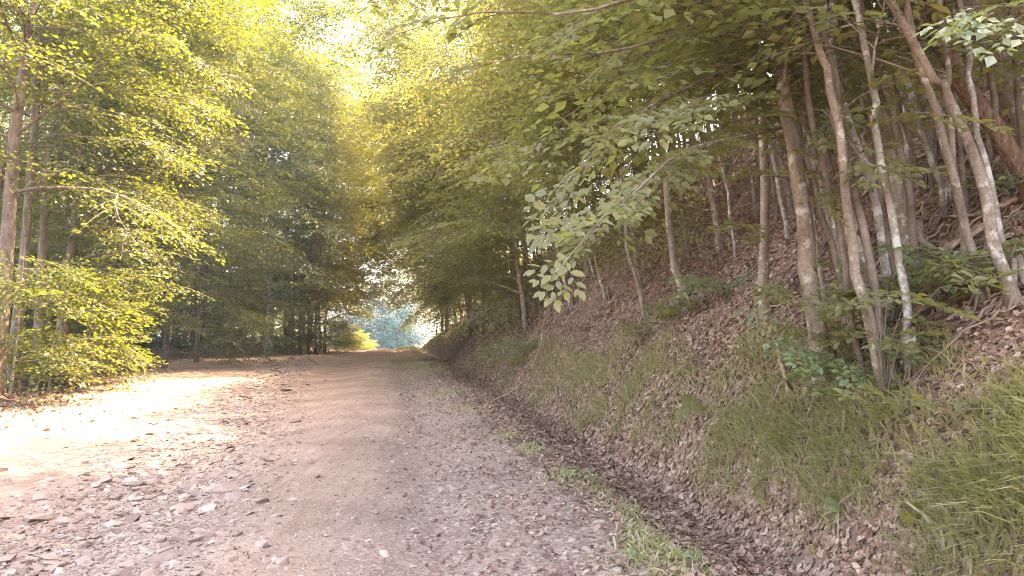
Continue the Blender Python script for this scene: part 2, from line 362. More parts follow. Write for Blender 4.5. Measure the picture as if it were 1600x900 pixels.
def tree_meshes(path, r0, r1, seed, limbs=12, h0=.3, h1=1.0, bias=(-1, 0), bs=.8, Ll=(2, 3.5), lod=1, droop=.5, elev=(.1, .6), step=.3, sec=3, shr=.45,
                barkm='bark', leafm='leaf', sides=9, keep=1.0, extra=None, roots=False, flare=1.5):
    """path is local to the tree's base"""
    rg = np.random.default_rng(seed); P = smooth_path(path, 22); n = len(P)
    L = np.linalg.norm(P[-1] - P[0])
    for k in (0, 1): P[1:, k] += np.cumsum(rg.normal(0, .0035 * L, n - 1)) * .5
    t = np.linspace(0, 1, n); rad = r0 + (r1 - r0) * t ** .9; rad[0] *= flare; rad[1] *= 1 + (flare - 1) * .35
    wood = MB(); tube(wood, P, rad, sides, 0, .035)
    if roots:
        for k in range(5):
            a = k * 1.26 + rg.uniform(-.3, .3); c_, s_ = math.cos(a), math.sin(a); q = [(c_ * r0 * f, s_ * r0 * f, z + .13 + .62 * max(-1, min(1, c_)) * r0 * f) for f, z in ((.45, .30), (1.0, .10), (2.2, .01), (3.6, -.07))]
            tube(wood, q, [r0 * .5, r0 * .5, r0 * .32, r0 * .12], 6, 0, .06)
    col = [[], [], [], []]
    for i in range(limbs):
        f = h0 + (h1 - h0) * (i + rg.uniform(0, .9)) / limbs; f = min(f, .985); k = int(f * (n - 1)); p = P[k]
        az = rg.uniform(0, 2 * math.pi); d = np.array([math.cos(az), math.sin(az), 0]) + np.array([bias[0], bias[1], 0]) * bs * rg.uniform(.3, 1.5)
        d /= np.linalg.norm(d) + 1e-6; d[2] = rg.uniform(*elev)
        ll = rg.uniform(*Ll) * (1 - shr * max(0, (f - .5) * 2))
        limb(wood, col, p, d, ll, max(.008, rad[k] * .35), rg, droop, sec, step)
    if extra: extra(wood, col, rg)
    crown = MB()
    if col[0]: place_sprays(crown, lod, *col, rg, keep=keep)
    return wood.mesh('trunk', [M[barkm]]), (crown.mesh('crown', [M[leafm], M['twig']], False) if crown.v else None)
def plant_tree(loc, meshes, name, label, cat='tree', group=None, rz=0, scale=1):
    e = empty(name, loc, rz); e.scale = (scale,) * 3; tag(e, label, cat, group)
    link(bpy.data.objects.new('trunk', meshes[0]), e)
    if meshes[1]: link(bpy.data.objects.new('crown', meshes[1]), e)
    return e
def copy_tree(src, loc, rz, scale, label=None):
    c = src.copy(); sc.collection.objects.link(c); c.location = loc; c.rotation_euler = (0, 0, rz); c.scale = (scale,) * 3
    if label: c['label'] = label
    for ch in src.children:
        k = ch.copy(); sc.collection.objects.link(k); k.parent = c
    return c
def pixtree(pix, lean_top, h, r0, r1, seed, name, label, sink=.12, base=None, **kw):
    """pix: pixels up the stem (first = base); depth is the base's, drifting a little along lean_top (dx, dy)"""
    group = kw.pop('group', None)
    b = base or hit(*pix[0]); loc = Vector((b.x, b.y, b.z - sink)); pts = [Vector((0, 0, 0))]
    for (px, py) in pix[1:]:
        q = at(px, py, b.y + kw.get('dd', 0) * (b.z + 0)); pts.append(q - loc)
    kw.pop('dd', None)
    top = pts[-1]; prev = pts[-2]; dr = (top - prev); dr = dr / max(.01, dr.z) if dr.z > .05 else Vector((0, 0, 1))
    rest = h - top.z
    if rest > .5:
        for f in (.5, 1.0): pts.append(top + Vector((dr.x * .7 * rest * f + lean_top[0] * f * f, lean_top[1] * f * f, rest * f)))
    return plant_tree(loc, tree_meshes(pts, r0, r1, seed, **kw), name, label, group=group)

# --- big trees of the right bank, from near to far
BL = (-.95, -.3)
def hero_branches(base, brs):
    def f(wood, col, rg):
        for pts, r, nsp, s0 in brs:
            W = smooth_path([at(*p) - base for p in pts], 12); tube(wood, W, np.linspace(r, r * .2, 12), 5)
            for i in range(nsp):
                t = (.12 + .88 * (i + .5) / nsp) * 10.9; k = int(t); q = W[k] + (W[k + 1] - W[k]) * (t - k)
                dd = W[k + 1] - W[k]; dd /= np.linalg.norm(dd); pr = np.array([-dd[1], dd[0], 0]) * (1 if i % 2 else -1)
                if i == nsp - 1: pr = pr * 0
                col[0].append(q); col[1].append(dd * .8 + pr * rg.uniform(.4, .9) + np.array([0, 0, rg.normal(-.05, .12)]))
                col[2].append(np.array([rg.normal(0, .25), rg.normal(-.35, .25), 1])); col[3].append(s0 * rg.uniform(.75, 1.15))
    return f
b1 = hit(1292, 602); B1 = np.array(b1) - np.array([0, 0, .15])
def BR(*brs): return hero_branches(Vector(B1), brs)
pixtree([(1292, 602), (1262, 440), (1240, 300), (1215, 160), (1190, 0)], (-1.5, -.5), 12.5, .088, .03, 1, 'beech_tree',
        'thick pale beech trunk with lichen blotches, leafy shoots at its foot, nearest the ditch', limbs=10, h0=.55, bias=BL, Ll=(2.0, 3.2), lod=0, sink=.15, step=.42, droop=.2, roots=True,
        extra=BR(([(1225, 215, 7), (1110, 225, 5.8), (985, 300, 4.7), (868, 425, 4.1)], .011, 8, .40),
                 ([(1205, 90, 7), (1090, 130, 6.2), (980, 190, 5.6), (870, 300, 5.4)], .018, 11, .7),
                 ([(1235, 280, 7), (1160, 262, 6.2), (1080, 250, 5.8), (1010, 300, 5.6)], .012, 8, .6),
                 ([(1240, 310, 7), (1300, 290, 6.2), (1330, 330, 5.8)], .010, 4, .45),
                 ([(1250, 380, 7), (1180, 360, 6.5), (1140, 350, 6.3)], .008, 3, .4),
                 ([(1215, 200, 7), (1280, 170, 6.2), (1350, 250, 5.6), (1400, 262, 5.4)], .012, 7, .5),
                 ([(1262, 450, 6.9), (1215, 440, 6.2), (1190, 470, 6.1)], .007, 3, .42),
                 ([(1230, 240, 7), (1180, 170, 6), (1110, 150, 5.2), (1030, 190, 4.8)], .012, 9, .5),
                 ([(1222, 200, 7), (1150, 215, 5.8), (1060, 240, 5), (960, 330, 4.6), (905, 350, 4.5)], .012, 9, .45),
                 ([(1190, 0, 7), (1090, 40, 6), (960, 80, 5.4), (800, 90, 5.4), (690, 130, 5.8)], .018, 7, .6),
                 ([(1190, -40, 7), (1050, -20, 5.4), (900, 20, 5), (740, 20, 5), (600, 60, 5.4)], .018, 7, .6),
                 ([(1190, -60, 7), (1020, -60, 5.4), (860, -40, 5), (720, -30, 5), (600, 0, 5.6)], .018, 8, .65),
                 ([(1250, 330, 7), (1290, 230, 6), (1330, 160, 5.4), (1400, 130, 5)], .010, 3, .4),
                 ([(1240, 300, 7), (1330, 250, 6), (1420, 180, 5.4), (1530, 190, 5)], .010, 5, .45),
                 ([(1255, 420, 6.9), (1310, 400, 6.3), (1330, 440, 6.1)], .007, 3, .42)))
def rt(pix, h, r0, seed, label, name='beech_tree', **kw):
    d = dict(limbs=9, h0=.55, roots=r0 > .03, bias=BL, Ll=(1.6, 3.0), lod=1, r1=.02, droop=.2); d.update(kw); r1 = d.pop('r1')
    return pixtree(pix, (-1.2, -.4), h, r0, r1, seed, name, label, **d)
rt([(1385, 612), (1352, 450), (1325, 300), (1290, 120), (1262, 0)], 11, .046, 2, 'slim clumped stem just right of the thick lichened trunk', h0=.62)
rt([(1392, 604), (1366, 420), (1340, 260), (1315, 120), (1290, 0)], 10.5, .04, 3, 'brown slender stem leaning behind the clumped stem near the ditch', barkm='bark_plain', h0=.62)
rt([(1424, 575), (1412, 470), (1392, 330), (1368, 200), (1335, 40)], 11, .036, 4, 'whitish stem ringed with pale lichen, rising from the clump of shoots', barkm='bark_white', h0=.62)
rt([(1428, 395), (1405, 280), (1372, 170), (1345, 60), (1330, 0)], 11, .08, 5, 'grey mid-slope trunk standing in tangled dead roots', h0=.62)
rt([(1330, 420), (1300, 290), (1262, 170), (1225, 0)], 11, .065, 6, 'grey trunk standing behind and left of the clumped stems', h0=.62)
rt([(1300, 380), (1270, 240), (1240, 110), (1215, 0)], 11, .065, 7, 'grey-brown trunk half hidden behind the thick lichened beech', h0=.5, barkm='bark_plain')
b5 = hit(1640, 300)
rt([(1640, 300), (1575, 215), (1520, 130), (1468, 40), (1450, -20)], 8.5, .085, 8, 'heavily leaning trunk with rough reddish furrowed bark at upper right', name='leaning_tree', barkm='bark_rough', r1=.06, h0=.55, sides=14, limbs=5, sink=.3, roots=False,
   extra=lambda wd, cl, rg: hero_branches(Vector((b5.x, b5.y, b5.z - .3)), [([(1500, 60, 7), (1570, 20, 4), (1560, 10, 3.2), (1500, 12, 2.9)], .008, 4, .35), ([(1560, 40, 6), (1620, 10, 3.6), (1570, 40, 3)], .008, 3, .35)])(wd, cl, rg), leafm='leaf_green')
rt([(1625, 215), (1570, 120), (1530, 50), (1508, 0)], 9, .14, 9, 'smooth grey-brown trunk leaning close behind the rough red one', r1=.06, h0=.62)
rt([(1590, 470), (1558, 380), (1530, 270), (1475, 140), (1425, 60)], 9, .05, 10, 'bowed grey stem right of the tangle of dead roots', h0=.62)
rt([(1512, 425), (1490, 330), (1472, 240), (1462, 150), (1455, 60)], 9, .03, 11, 'thin straight pole stem between the dead roots and the bowed stem', h0=.6, limbs=5)
rt([(1496, 172), (1455, 100), (1420, 40), (1400, 0)], 9, .10, 12, 'grey trunk bending left above the bare leaf slope', h0=.62)
rt([(1068, 470), (1050, 370), (1035, 250), (1012, 130), (985, 0)], 11.5, .07, 13, 'solitary pale trunk mid-bank, left of the thick lichened beech', h0=.4, limbs=16)
rt([(1008, 497), (992, 400), (975, 300), (940, 160)], 12, .045, 14, 'pale slim stem just left of the solitary mid-bank trunk', h0=.4, limbs=16)
rt([(1110, 300), (1085, 210), (1060, 100), (1045, 0)], 11, .09, 15, 'pale trunk high on the bank above the solitary mid-bank trunk', h0=.62)
rt([(950, 470), (925, 390), (905, 300), (880, 180)], 8, .045, 16, 'thin stem leaning left over the grassy foot of the bank', h0=.3)
rt([(893, 482), (880, 430), (868, 350), (850, 240)], 8, .06, 17, 'pale stem near the dark hollow in the bank', h0=.3)
rt([(822, 480), (808, 430), (795, 370), (770, 260)], 8, .075, 18, 'stout pale stem at the dark hollow edge, farthest clear bank trunk', h0=.25)
rt([(792, 510), (785, 450), (775, 380)], 7, .05, 19, 'short leafy stem leaning from the bank beyond the hollow', h0=.2)
rt([(1555, 100), (1535, 40), (1520, 0)], 9, .12, 20, 'grey trunk behind the leaning red one, near the top edge', h0=.62)
rt([(1240, 330), (1200, 200), (1150, 60), (1130, 0)], 9, .05, 21, 'thin stem crossing behind the hanging leaves left of the lichened beech', h0=.45, limbs=6, barkm='bark_plain')

rg = np.random.default_rng(91)
for k, (px, py) in enumerate([(1345, 420), (1362, 470), (1376, 540), (1292, 480), (1405, 430), (1232, 370), (1182, 340), (1450, 300), (1482, 330), (1552, 250), (1338, 330), (1380, 262), (1162, 240), (1092, 215), (1420, 250), (1266, 300), (1345, 560), (1330, 500), (1210, 260), (1300, 220), (1580, 420), (1535, 470), (1040, 330), (930, 430), (1130, 280), (1352, 600), (1398, 500), (1312, 420), (1438, 450), (1250, 260), (1372, 330), (1465, 260), (1350, 200), (1400, 210), (1500, 330), (1150, 400), (1198, 300), (985, 380), (1075, 380), (1520, 180), (1590, 300), (1290, 340), (1325, 260)]):
    dx = rg.uniform(.16, .34); rt([(px, py)] + [(px - dx * (py - q) + rg.normal(0, 5), q) for q in (py * .66, py * .33, 0)], 8, float(rg.uniform(.02, .042)), 700 + k, 'thin grey-brown stem in the crowd of stems on the bank',
        name='young_beech', barkm=('bark', 'bark_plain', 'bark_white')[k % 3], limbs=5, h0=.6, Ll=(1, 2), sides=6, group='thin stems crowding the bank')
# --- leafy row along the foot of the right bank: overhanging crowns
rowproto = []
for k in range(6):
    rg = np.random.default_rng(100 + k); hh = rg.uniform(9, 11.5)
    hh *= 1.15; path = [(0, 0, 0), (-.5, 0, hh * .3), (-1.6, rg.normal(0, .3), hh * .65), (-3.2, rg.normal(0, .5), hh)]
    rowproto.append(tree_meshes(path, .09, .02, 200 + k, limbs=24, h0=.13, shr=-.35, bias=(-1, -.1), bs=1.2, Ll=(2.2, 4.6), lod=1, droop=.7, elev=(0, .7), sec=3, step=.3, leafm='leaf', keep=.62))
nearproto = []
for k in range(5):
    rg = np.random.default_rng(150 + k); hh = rg.uniform(9, 11)
    path = [(0, 0, 0), (-.3, 0, hh * .3), (-.9, rg.normal(0, .3), hh * .65), (-1.7, rg.normal(0, .5), hh)]
    nearproto.append(tree_meshes(path, .08, .02, 250 + k, limbs=24, h0=.13, shr=.35, bias=(-1, -.1), bs=1.0, Ll=(2.0, 3.6), lod=1, droop=.7, elev=(0, .7), sec=3, step=.3, leafm='leaf', keep=.7))
first = {}
def inst(key, meshes, loc, rz, scale, name, label, group, cat='tree'):
    if key not in first:
        first[key] = plant_tree(loc, meshes, name, label, cat, group, rz, scale); return first[key]
    c = copy_tree(first[key], loc, rz, scale, label)
    if group: c['group'] = group
    return c
rg = np.random.default_rng(5); i = 0; y = 13.5
ROWL = 'leafy roadside beech arching its branches over the ditch'
while y < 58:
    s = rg.uniform(2.4, 4.6); x = float(XR(y)) + s; k = int(rg.integers(0, 5)); nr = y < 31
    inst(('near' if nr else 'row', k), (nearproto if nr else rowproto)[k], (x, y, Hs(x, y) - .15), rg.normal(0, .35), rg.uniform(.85, 1.15) * (.82 if y < 16 else 1), 'roadside_beech', ROWL, 'leafy beeches overhanging the ditch')
    y += rg.uniform(1.6, 2.6)
# --- upslope trees: bare tall stems, high crowns
upproto = []
for k in range(6):
    rg2 = np.random.default_rng(300 + k); hh = rg2.uniform(11, 14)
    path = [(0, 0, 0), (-.25, 0, hh * .3), (-.7 + rg2.normal(0, .2), rg2.normal(0, .2), hh * .65), (-1.2, rg2.normal(0, .4), hh)]
    upproto.append(tree_meshes(path, rg2.uniform(.06, .12), .02, 400 + k, limbs=15, h0=.55, bias=(-.6, 0), bs=.8, Ll=(1.8, 3.2), lod=2, droop=.3, elev=(.2, .9), sec=3, step=.4, barkm=('bark', 'bark_plain')[k % 2], keep=.7))
rg = np.random.default_rng(6)
spots = []
for q in range(4000):
    y = rg.uniform(1, 56); s = rg.uniform(5.5, 30); x = float(XR(y)) + s
    if y < 9 and s < 9: continue
    if all((x - a) ** 2 + (y - b) ** 2 > (2.1 if s < 18 else 2.7) ** 2 for a, b in spots): spots.append((x, y))
    if len(spots) >= 135: break
for q, (x, y) in enumerate(spots):
    k = q % 6
    inst(('up', k), upproto[k], (x, y, Hs(x, y) - .15), rg.normal(0, .5), rg.uniform(.8, 1.15), 'slope_beech', 'slender grey beech among many on the upper wooded slope', 'slender beeches on the upper slope')
for x, y, k, sc_, lab in [(3.6, 9.2, 4, 1.0, 'tall slender beech between the lichened beech and the solitary mid-bank trunk')]:
    pass
slim = tree_meshes([(0, 0, 0), (-.2, 0, 4), (-1.0, .1, 8.5), (-2.6, 0, 13.5)], .06, .02, 76, limbs=28, h0=.5, shr=-.1, bias=(-1, 0), bs=1.0, Ll=(2.2, 3.8), lod=1, droop=.3, elev=(0, .6), sec=3, step=.36)  # added tree: its crown throws shade on the near left of the road
plant_tree((3.1, 8.9, Hs(3.1, 8.9) - .15), slim, 'slope_beech', 'slim beech added to shade the near road, leaning out just left of the thick lichened beech')
rg = np.random.default_rng(66)
for q in range(30):
    y = rg.uniform(16, 62); s = rg.uniform(19, 32); x = float(XR(y)) + s; k = q % 6
    inst(('row', k), rowproto[k], (x, y, Hs(x, y) - .15), rg.uniform(0, 6.28), rg.uniform(.7, .95), 'roadside_beech', 'bushy beech among the stems along the top of the wooded slope', 'bushy beeches on the ridge')
# --- saplings: thin whippy poles on the slope
poleproto = []
for k in range(4):
    rg2 = np.random.default_rng(500 + k); hh = rg2.uniform(4.5, 8)
    path = [(0, 0, 0), (-.2, 0, hh * .4), (-.7, rg2.normal(0, .2), hh * .7), (-1.7, rg2.normal(0, .3), hh)]
    poleproto.append(tree_meshes(path, .03, .008, 520 + k, limbs=4, h0=.5, bias=(-.8, 0), Ll=(.7, 1.5), lod=1, droop=.5, sec=1, step=.35, sides=6, barkm='bark_plain', keep=.55))
for q in range(85):
    y = 6.8 + 30 * rg.random() ** 1.6; s = rg.uniform(3.4, 13); x = float(XR(y)) + s; k = q % 4
    inst(('pole', k), poleproto[k], (x, y, Hs(x, y) - .05), rg.normal(0, .7), rg.uniform(.7, 1.2), 'sapling', 'thin whippy sapling growing between the bank trunks', 'thin saplings between the bank trunks', 'sapling')

# --- the left side of the road
LR = (.9, -.5)
def lt(pix, h, r0, seed, label, base=None, **kw):
    h = h * 1.6; d = dict(limbs=24, h0=.13, shr=0, leafm='leaf_wood', bias=LR, Ll=(1.8, 4.2), lod=1, r1=.03, keep=.58, droop=.55, step=.3, barkm='bark_plain', name='broadleaf_tree'); d.update(kw); r1 = d.pop('r1'); nm = d.pop('name'); d['limbs'] = int(d['limbs'] * 1.45)
    return pixtree(pix, (.6, 0), h, r0, r1, seed, nm, label, base=base, **d)
def gl(px, d): 
    p = at(px, 515, d); return Vector((p.x, d, Hs(p.x, d)))
lt([(0, 0), (18, 330), (32, 180), (42, 60), (50, 0)], 14, .17, 31, 'thick reddish-lit trunk at the far left edge', base=gl(-6, 17), limbs=20, h0=.22)
lt([(0, 0), (52, 200), (62, 80), (68, 0)], 14, .12, 32, 'straight trunk paired with the thick one at far left', base=gl(20, 18.5), limbs=14, h0=.2)
lt([(0, 0), (70, 350), (88, 180), (95, 0)], 14, .13, 33, 'dark trunk third from the left edge, in yellow leaves', base=gl(60, 20), limbs=20)
lt([(0, 0), (112, 350), (124, 180), (132, 0)], 14, .16, 34, 'russet trunk fourth from the left edge', base=gl(96, 22), limbs=18)
lt([(0, 0), (148, 420), (152, 300), (160, 100)], 12, .11, 35, 'shaded trunk left of the dark twin stems', base=gl(146, 24), limbs=22)
lt([(0, 0), (183, 420), (187, 330), (192, 200)], 11, .11, 36, 'left one of the dark twin stems by the left verge', base=gl(178, 27), limbs=22)
lt([(0, 0), (206, 420), (214, 330), (222, 200)], 11, .09, 37, 'right one of the dark twin stems by the left verge', base=gl(196, 27.5), limbs=22)
lt([(0, 0), (262, 430), (270, 300)], 10, .10, 38, 'bushy green tree right of the dark twin stems', base=gl(258, 31), limbs=26, h0=.07, Ll=(2.5, 5.5))
lt([(0, 0), (312, 430), (318, 300)], 10.5, .10, 39, 'bushy green tree where the clearing narrows', base=gl(308, 36), limbs=28, h0=.07, Ll=(2.5, 5.8))
lt([(0, 0), (362, 430), (368, 300)], 11, .12, 40, 'dark leafy tree left of the pale spotted trunk', base=gl(358, 42), limbs=28, h0=.04, Ll=(2.5, 6), leafm='leaf_green')
lt([(0, 0), (424, 430), (428, 300), (432, 200)], 14, .26, 41, 'pale spotted trunk at the corner of the far thicket', base=gl(422, 46), limbs=26, h0=.10, Ll=(2.5, 6), leafm='leaf_green', barkm='bark_white')
for k, (px, d, lab) in enumerate([(445, 48, 'first slim stem of the far thicket, beside the pale spotted trunk'), (458, 47, 'second slim stem of the far thicket from its left'),
        (470, 49, 'third slim stem of the far thicket'), (482, 48, 'fourth slim stem, mid-thicket, with glossy leaves'), (494, 50, 'fifth slim stem of the far thicket, dark below'),
        (500, 51, 'tall slim stem near the sunny end of the thicket'), (508, 53, 'sunlit slim stem closing the thicket by the far gap')]):
    lt([(0, 0), (px + 2, 430), (px + 5, 330)], 11 + k % 3, .10, 50 + k, lab, base=gl(px, d), limbs=44, h0=.04, Ll=(1.0, 2.6), name='thicket_tree', leafm='leaf', keep=.45)
# trees of the left wood behind, taller and more open
lp = []
for k in range(5):
    rg2 = np.random.default_rng(600 + k); hh = rg2.uniform(11, 15)
    path = [(0, 0, 0), (.1, 0, hh * .3), (.3 + rg2.normal(0, .2), rg2.normal(0, .2), hh * .65), (.5, rg2.normal(0, .4), hh)]
    path = [(a * 1.5, b * 1.5, c * 1.45) for a, b, c in path]; lp.append(tree_meshes(path, rg2.uniform(.10, .17), .03, 640 + k, limbs=36, h0=.12, bias=(.3, -.4), bs=.6, Ll=(2.0, 3.8), lod=2, droop=.45, elev=(0, .7), sec=3, step=.36, barkm='bark_plain', leafm='leaf_wood', keep=.62))
rg = np.random.default_rng(8); spots = []
for q in range(6000):
    y = rg.uniform(14, 95); s = float(SLEFT(y)) - rg.uniform(4.5, 42); x = float(XR(y)) + s
    if x / y < -.86 or (x / y > -.30 and y < 54): continue
    if y > 60 and s > -16: continue
    if all((x - a) ** 2 + (y - b) ** 2 > 3.6 ** 2 for a, b in spots): spots.append((x, y))
    if len(spots) >= 62: break
for q, (x, y) in enumerate(spots):
    k = q % 5
    inst(('left', k), lp[k], (x, y, Hs(x, y) - .15), rg.normal(0, .8), rg.uniform(.8, 1.2), 'forest_tree', 'leafy tree deep in the wood left of the road', 'trees deep in the left wood')
shrub = [tree_meshes([(0, 0, 0), (.1, 0, .9), (.3, 0, 2.8 + k)], .03, .008, 680 + k, limbs=20, h0=.03, bias=(.5, -.3), bs=.5, Ll=(.8, 1.9), lod=1, droop=.4, elev=(.1, .8), sec=2, step=.3, leafm='leaf_wood') for k in range(3)]
rg = np.random.default_rng(9)
for q in range(26):
    y = rg.uniform(16, 54); s = float(SLEFT(y)) - rg.uniform(2.5, 7.5); x = float(XR(y)) + s
    if x / y < -.8: continue
    inst(('shrub', q % 3), shrub[q % 3], (x, y, Hs(x, y) - .05), rg.normal(0, .8), rg.uniform(.6, 1.15), 'shrub', 'leafy undergrowth shrub under the trees left of the road', 'undergrowth shrubs along the left verge', 'shrub')
shrub_hi = tree_meshes([(0, 0, 0), (.1, 0, 1.2), (.3, -.2, 3.6)], .035, .01, 690, limbs=15, h0=.36, bias=(.8, -.4), bs=.8, Ll=(.9, 2.0), lod=1, droop=.35, elev=(0, .5), sec=2, step=.28, leafm='leaf_wood')
for k, (px, d, sc_, rz_, lab) in enumerate([(20, 16.5, 1.0, .2, 'bright yellow-green layered sapling low at the far left'), (80, 19, 1.0, 1.0, 'bright yellow-green sapling with drooping leaf layers near the russet trunk'), (140, 21, 1.0, 2.0, 'small sunlit sapling before the shaded trunk')]):
    p = gl(px, d); inst('shrub_hi', shrub_hi, p, rz_, sc_, 'shrub', lab, None, 'shrub')['group'] = 'undergrowth shrubs along the left verge'
# tall trees arching over the far road from both sides
arch = tree_meshes([(0, 0, 0), (-.4, 0, 6), (-1.4, 0, 12), (-3, 0, 18)], .17, .03, 73, limbs=44, h0=.25, shr=-.3, bias=(-1, -.2), bs=1.0, Ll=(3, 5), lod=2, droop=.5, elev=(0, .7), sec=4, step=.36, keep=.7)
for k, (dy, s, rz_, sc_, lab) in enumerate([(34, 4.0, 0, 1.12, 'tall beech arching over the road, nearest of the arch'), (42, 3.6, .2, 1.0, 'tall beech arching over the road midway to the gap'), (51, 3.8, -.2, 1.0, 'tall beech arching over the gap from the right'), (40, 7.5, .1, 1.0, 'tall beech behind the roadside row, midway to the gap'), (56, 2.6, .05, 1.0, 'last arching beech before the gap, foliage hanging over the crest'),
         (38, -17.5, 3.2, 1.0, 'tall tree arching over the clearing on the left'), (30, -16.0, 3.5, .9, 'tall tree arching over the left verge, nearer one'), (28, -12.5 - 2.5, 3.0, 1.0, 'tall tree behind the twin stems, limbs reaching over the clearing')]):
    x = float(XR(dy)) + s; inst('arch', arch, (x, dy, Hs(x, dy) - .2), rz_, sc_, 'arching_tree', lab, None)
arch_l = tree_meshes([(0, 0, 0), (-.3, 0, 5), (-1.4, 0, 10), (-3.2, 0, 15)], .15, .03, 75, limbs=40, h0=.38, shr=-.2, bias=(-1, 0), bs=1.1, Ll=(3.5, 6), lod=1, droop=.45, elev=(0, .6), sec=4, step=.34, leafm='leaf_wood', barkm='bark_plain', keep=.7)
for k, (dy, s, rz_, sc_, lab) in enumerate([(21, -13.6, 3.0, .9, 'tree at the left edge whose upper limbs reach over the clearing'), (26, -14.6, 3.3, 1.0, 'tree behind the russet trunk with limbs spreading over the clearing'), (33, -16.6, 3.0, 1.15, 'spreading tree behind the twin stems'), (41, -17.0, 3.1, 1.6, 'high spreading tree behind the bushy ones'), (47, -14.5, 3.1, 1.75, 'high spreading tree over the pale spotted trunk')]):
    x = float(XR(dy)) + s; inst('arch_l', arch_l, (x, dy, Hs(x, dy) - .2), rz_, sc_, 'arching_tree', lab, None)
arch_y = tree_meshes([(0, 0, 0), (-.4, 0, 5), (-1.4, 0, 11), (-3, 0, 17)], .17, .03, 74, limbs=44, h0=.22, shr=-.3, bias=(-1, -.2), bs=1.0, Ll=(2.5, 4.5), lod=2, droop=.5, elev=(0, .7), sec=4, step=.4, leafm='leaf_yellow')
for k, (dy, s, rz_, sc_, lab) in enumerate([(66, 5.5, 0, 1.2, 'golden backlit tree arching over the gap from the right'), (60, -10.2, 3.1, 1.3, 'golden backlit tree arching over the gap from the left'), (66, -9.2, 3.3, 1.4, 'taller golden tree behind the left side of the gap'), (72, -10.5, 2.9, 1.5, 'tallest golden tree rising beyond the thicket'), (57, -13.5, 3.0, 1.45, 'high golden crown above the far thicket'), (50, -16.5, 3.2, 1.4, 'high golden crown above the pale spotted trunk'), (78, 6, .2, 1.4, 'taller golden tree behind the right side of the gap')]):
    x = float(XR(dy)) + s; inst('arch_y', arch_y, (x, dy, Hs(x, dy) - .2), rz_, sc_, 'arching_tree', lab, None)
for q in range(26):
    y = rg.uniform(95, 190); x = (rg.uniform(-.62, -.27) if q % 3 else rg.uniform(-.11, .1)) * y
    inst(('left', q % 5), lp[q % 5], (x, y, Hs(x, y) - .15), rg.normal(0, .8), rg.uniform(.9, 1.2), 'forest_tree', 'distant leafy tree beyond the end of the shaded road', 'distant trees beyond the shaded road')

# ------------------------------------------------------------------ beyond the gap
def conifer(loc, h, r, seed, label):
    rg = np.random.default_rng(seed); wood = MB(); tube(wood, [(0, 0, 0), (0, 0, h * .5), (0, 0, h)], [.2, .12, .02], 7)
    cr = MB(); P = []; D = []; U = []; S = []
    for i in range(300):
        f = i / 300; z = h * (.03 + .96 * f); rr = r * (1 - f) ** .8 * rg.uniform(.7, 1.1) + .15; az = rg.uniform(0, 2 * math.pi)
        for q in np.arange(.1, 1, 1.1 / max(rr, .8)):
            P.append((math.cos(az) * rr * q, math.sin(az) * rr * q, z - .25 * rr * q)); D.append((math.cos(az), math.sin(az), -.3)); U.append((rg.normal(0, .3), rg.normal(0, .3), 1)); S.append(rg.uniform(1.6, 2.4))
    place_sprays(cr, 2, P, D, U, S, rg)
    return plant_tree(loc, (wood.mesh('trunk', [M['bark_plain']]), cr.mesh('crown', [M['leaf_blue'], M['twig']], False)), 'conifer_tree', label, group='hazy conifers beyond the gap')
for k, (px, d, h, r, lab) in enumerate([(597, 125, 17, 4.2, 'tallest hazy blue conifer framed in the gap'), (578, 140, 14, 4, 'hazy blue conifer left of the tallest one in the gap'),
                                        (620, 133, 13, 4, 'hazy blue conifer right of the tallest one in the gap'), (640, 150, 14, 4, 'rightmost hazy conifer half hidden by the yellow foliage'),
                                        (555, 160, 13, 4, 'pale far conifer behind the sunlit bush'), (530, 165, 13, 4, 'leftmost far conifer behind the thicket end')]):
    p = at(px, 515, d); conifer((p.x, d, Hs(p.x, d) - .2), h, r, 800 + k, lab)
reach = tree_meshes([(0, 0, 0), (-.5, 0, 4.5), (-2.0, 0, 9.5), (-4.2, 0, 14.5)], .13, .03, 77, limbs=46, h0=.3, shr=-.1, bias=(-1, 0), bs=1.3, Ll=(4.2, 6.8), lod=2, droop=.45, elev=(0, .55), sec=4, step=.4, leafm='leaf_yellow')
for k, (dy, s, rz_, sc_, lab) in enumerate([(69, 3.2, .1, 1.05, 'golden tree leaning over the road crest from the right'), (67, -9.2, 3.1, 1.0, 'golden tree leaning over the road crest from the left')]):
    x = float(XR(dy)) + s; inst('reach', reach, (x, dy, Hs(x, dy) - .2), rz_, sc_, 'arching_tree', lab, None)
bush = tree_meshes([(0, 0, 0), (.05, 0, .8), (.1, 0, 3.2)], .06, .01, 71, limbs=30, h0=.05, bias=(0, 0), bs=0, Ll=(1, 2.2), lod=2, droop=.3, elev=(.1, 1.0), sec=3, step=.35, leafm='leaf_yellow')
for k, (px, d, sc_, lab) in enumerate([(540, 74, .8, 'sunlit pale bush left of the gap'), (566, 92, .7, 'small bright bush farther down the road')]):
    p = at(px, 515, d); inst('bush', bush, (p.x, d, Hs(p.x, d)), k * 1.3, sc_, 'bush', lab, None, 'bush')
ytree = tree_meshes([(0, 0, 0), (-.2, 0, 3), (-.5, 0, 6), (-.8, 0, 10)], .12, .02, 72, limbs=34, h0=.06, bias=(-.8, -.4), bs=.6, Ll=(2, 3.8), lod=2, droop=.5, elev=(0, .7), sec=3, step=.33, leafm='leaf_yellow')
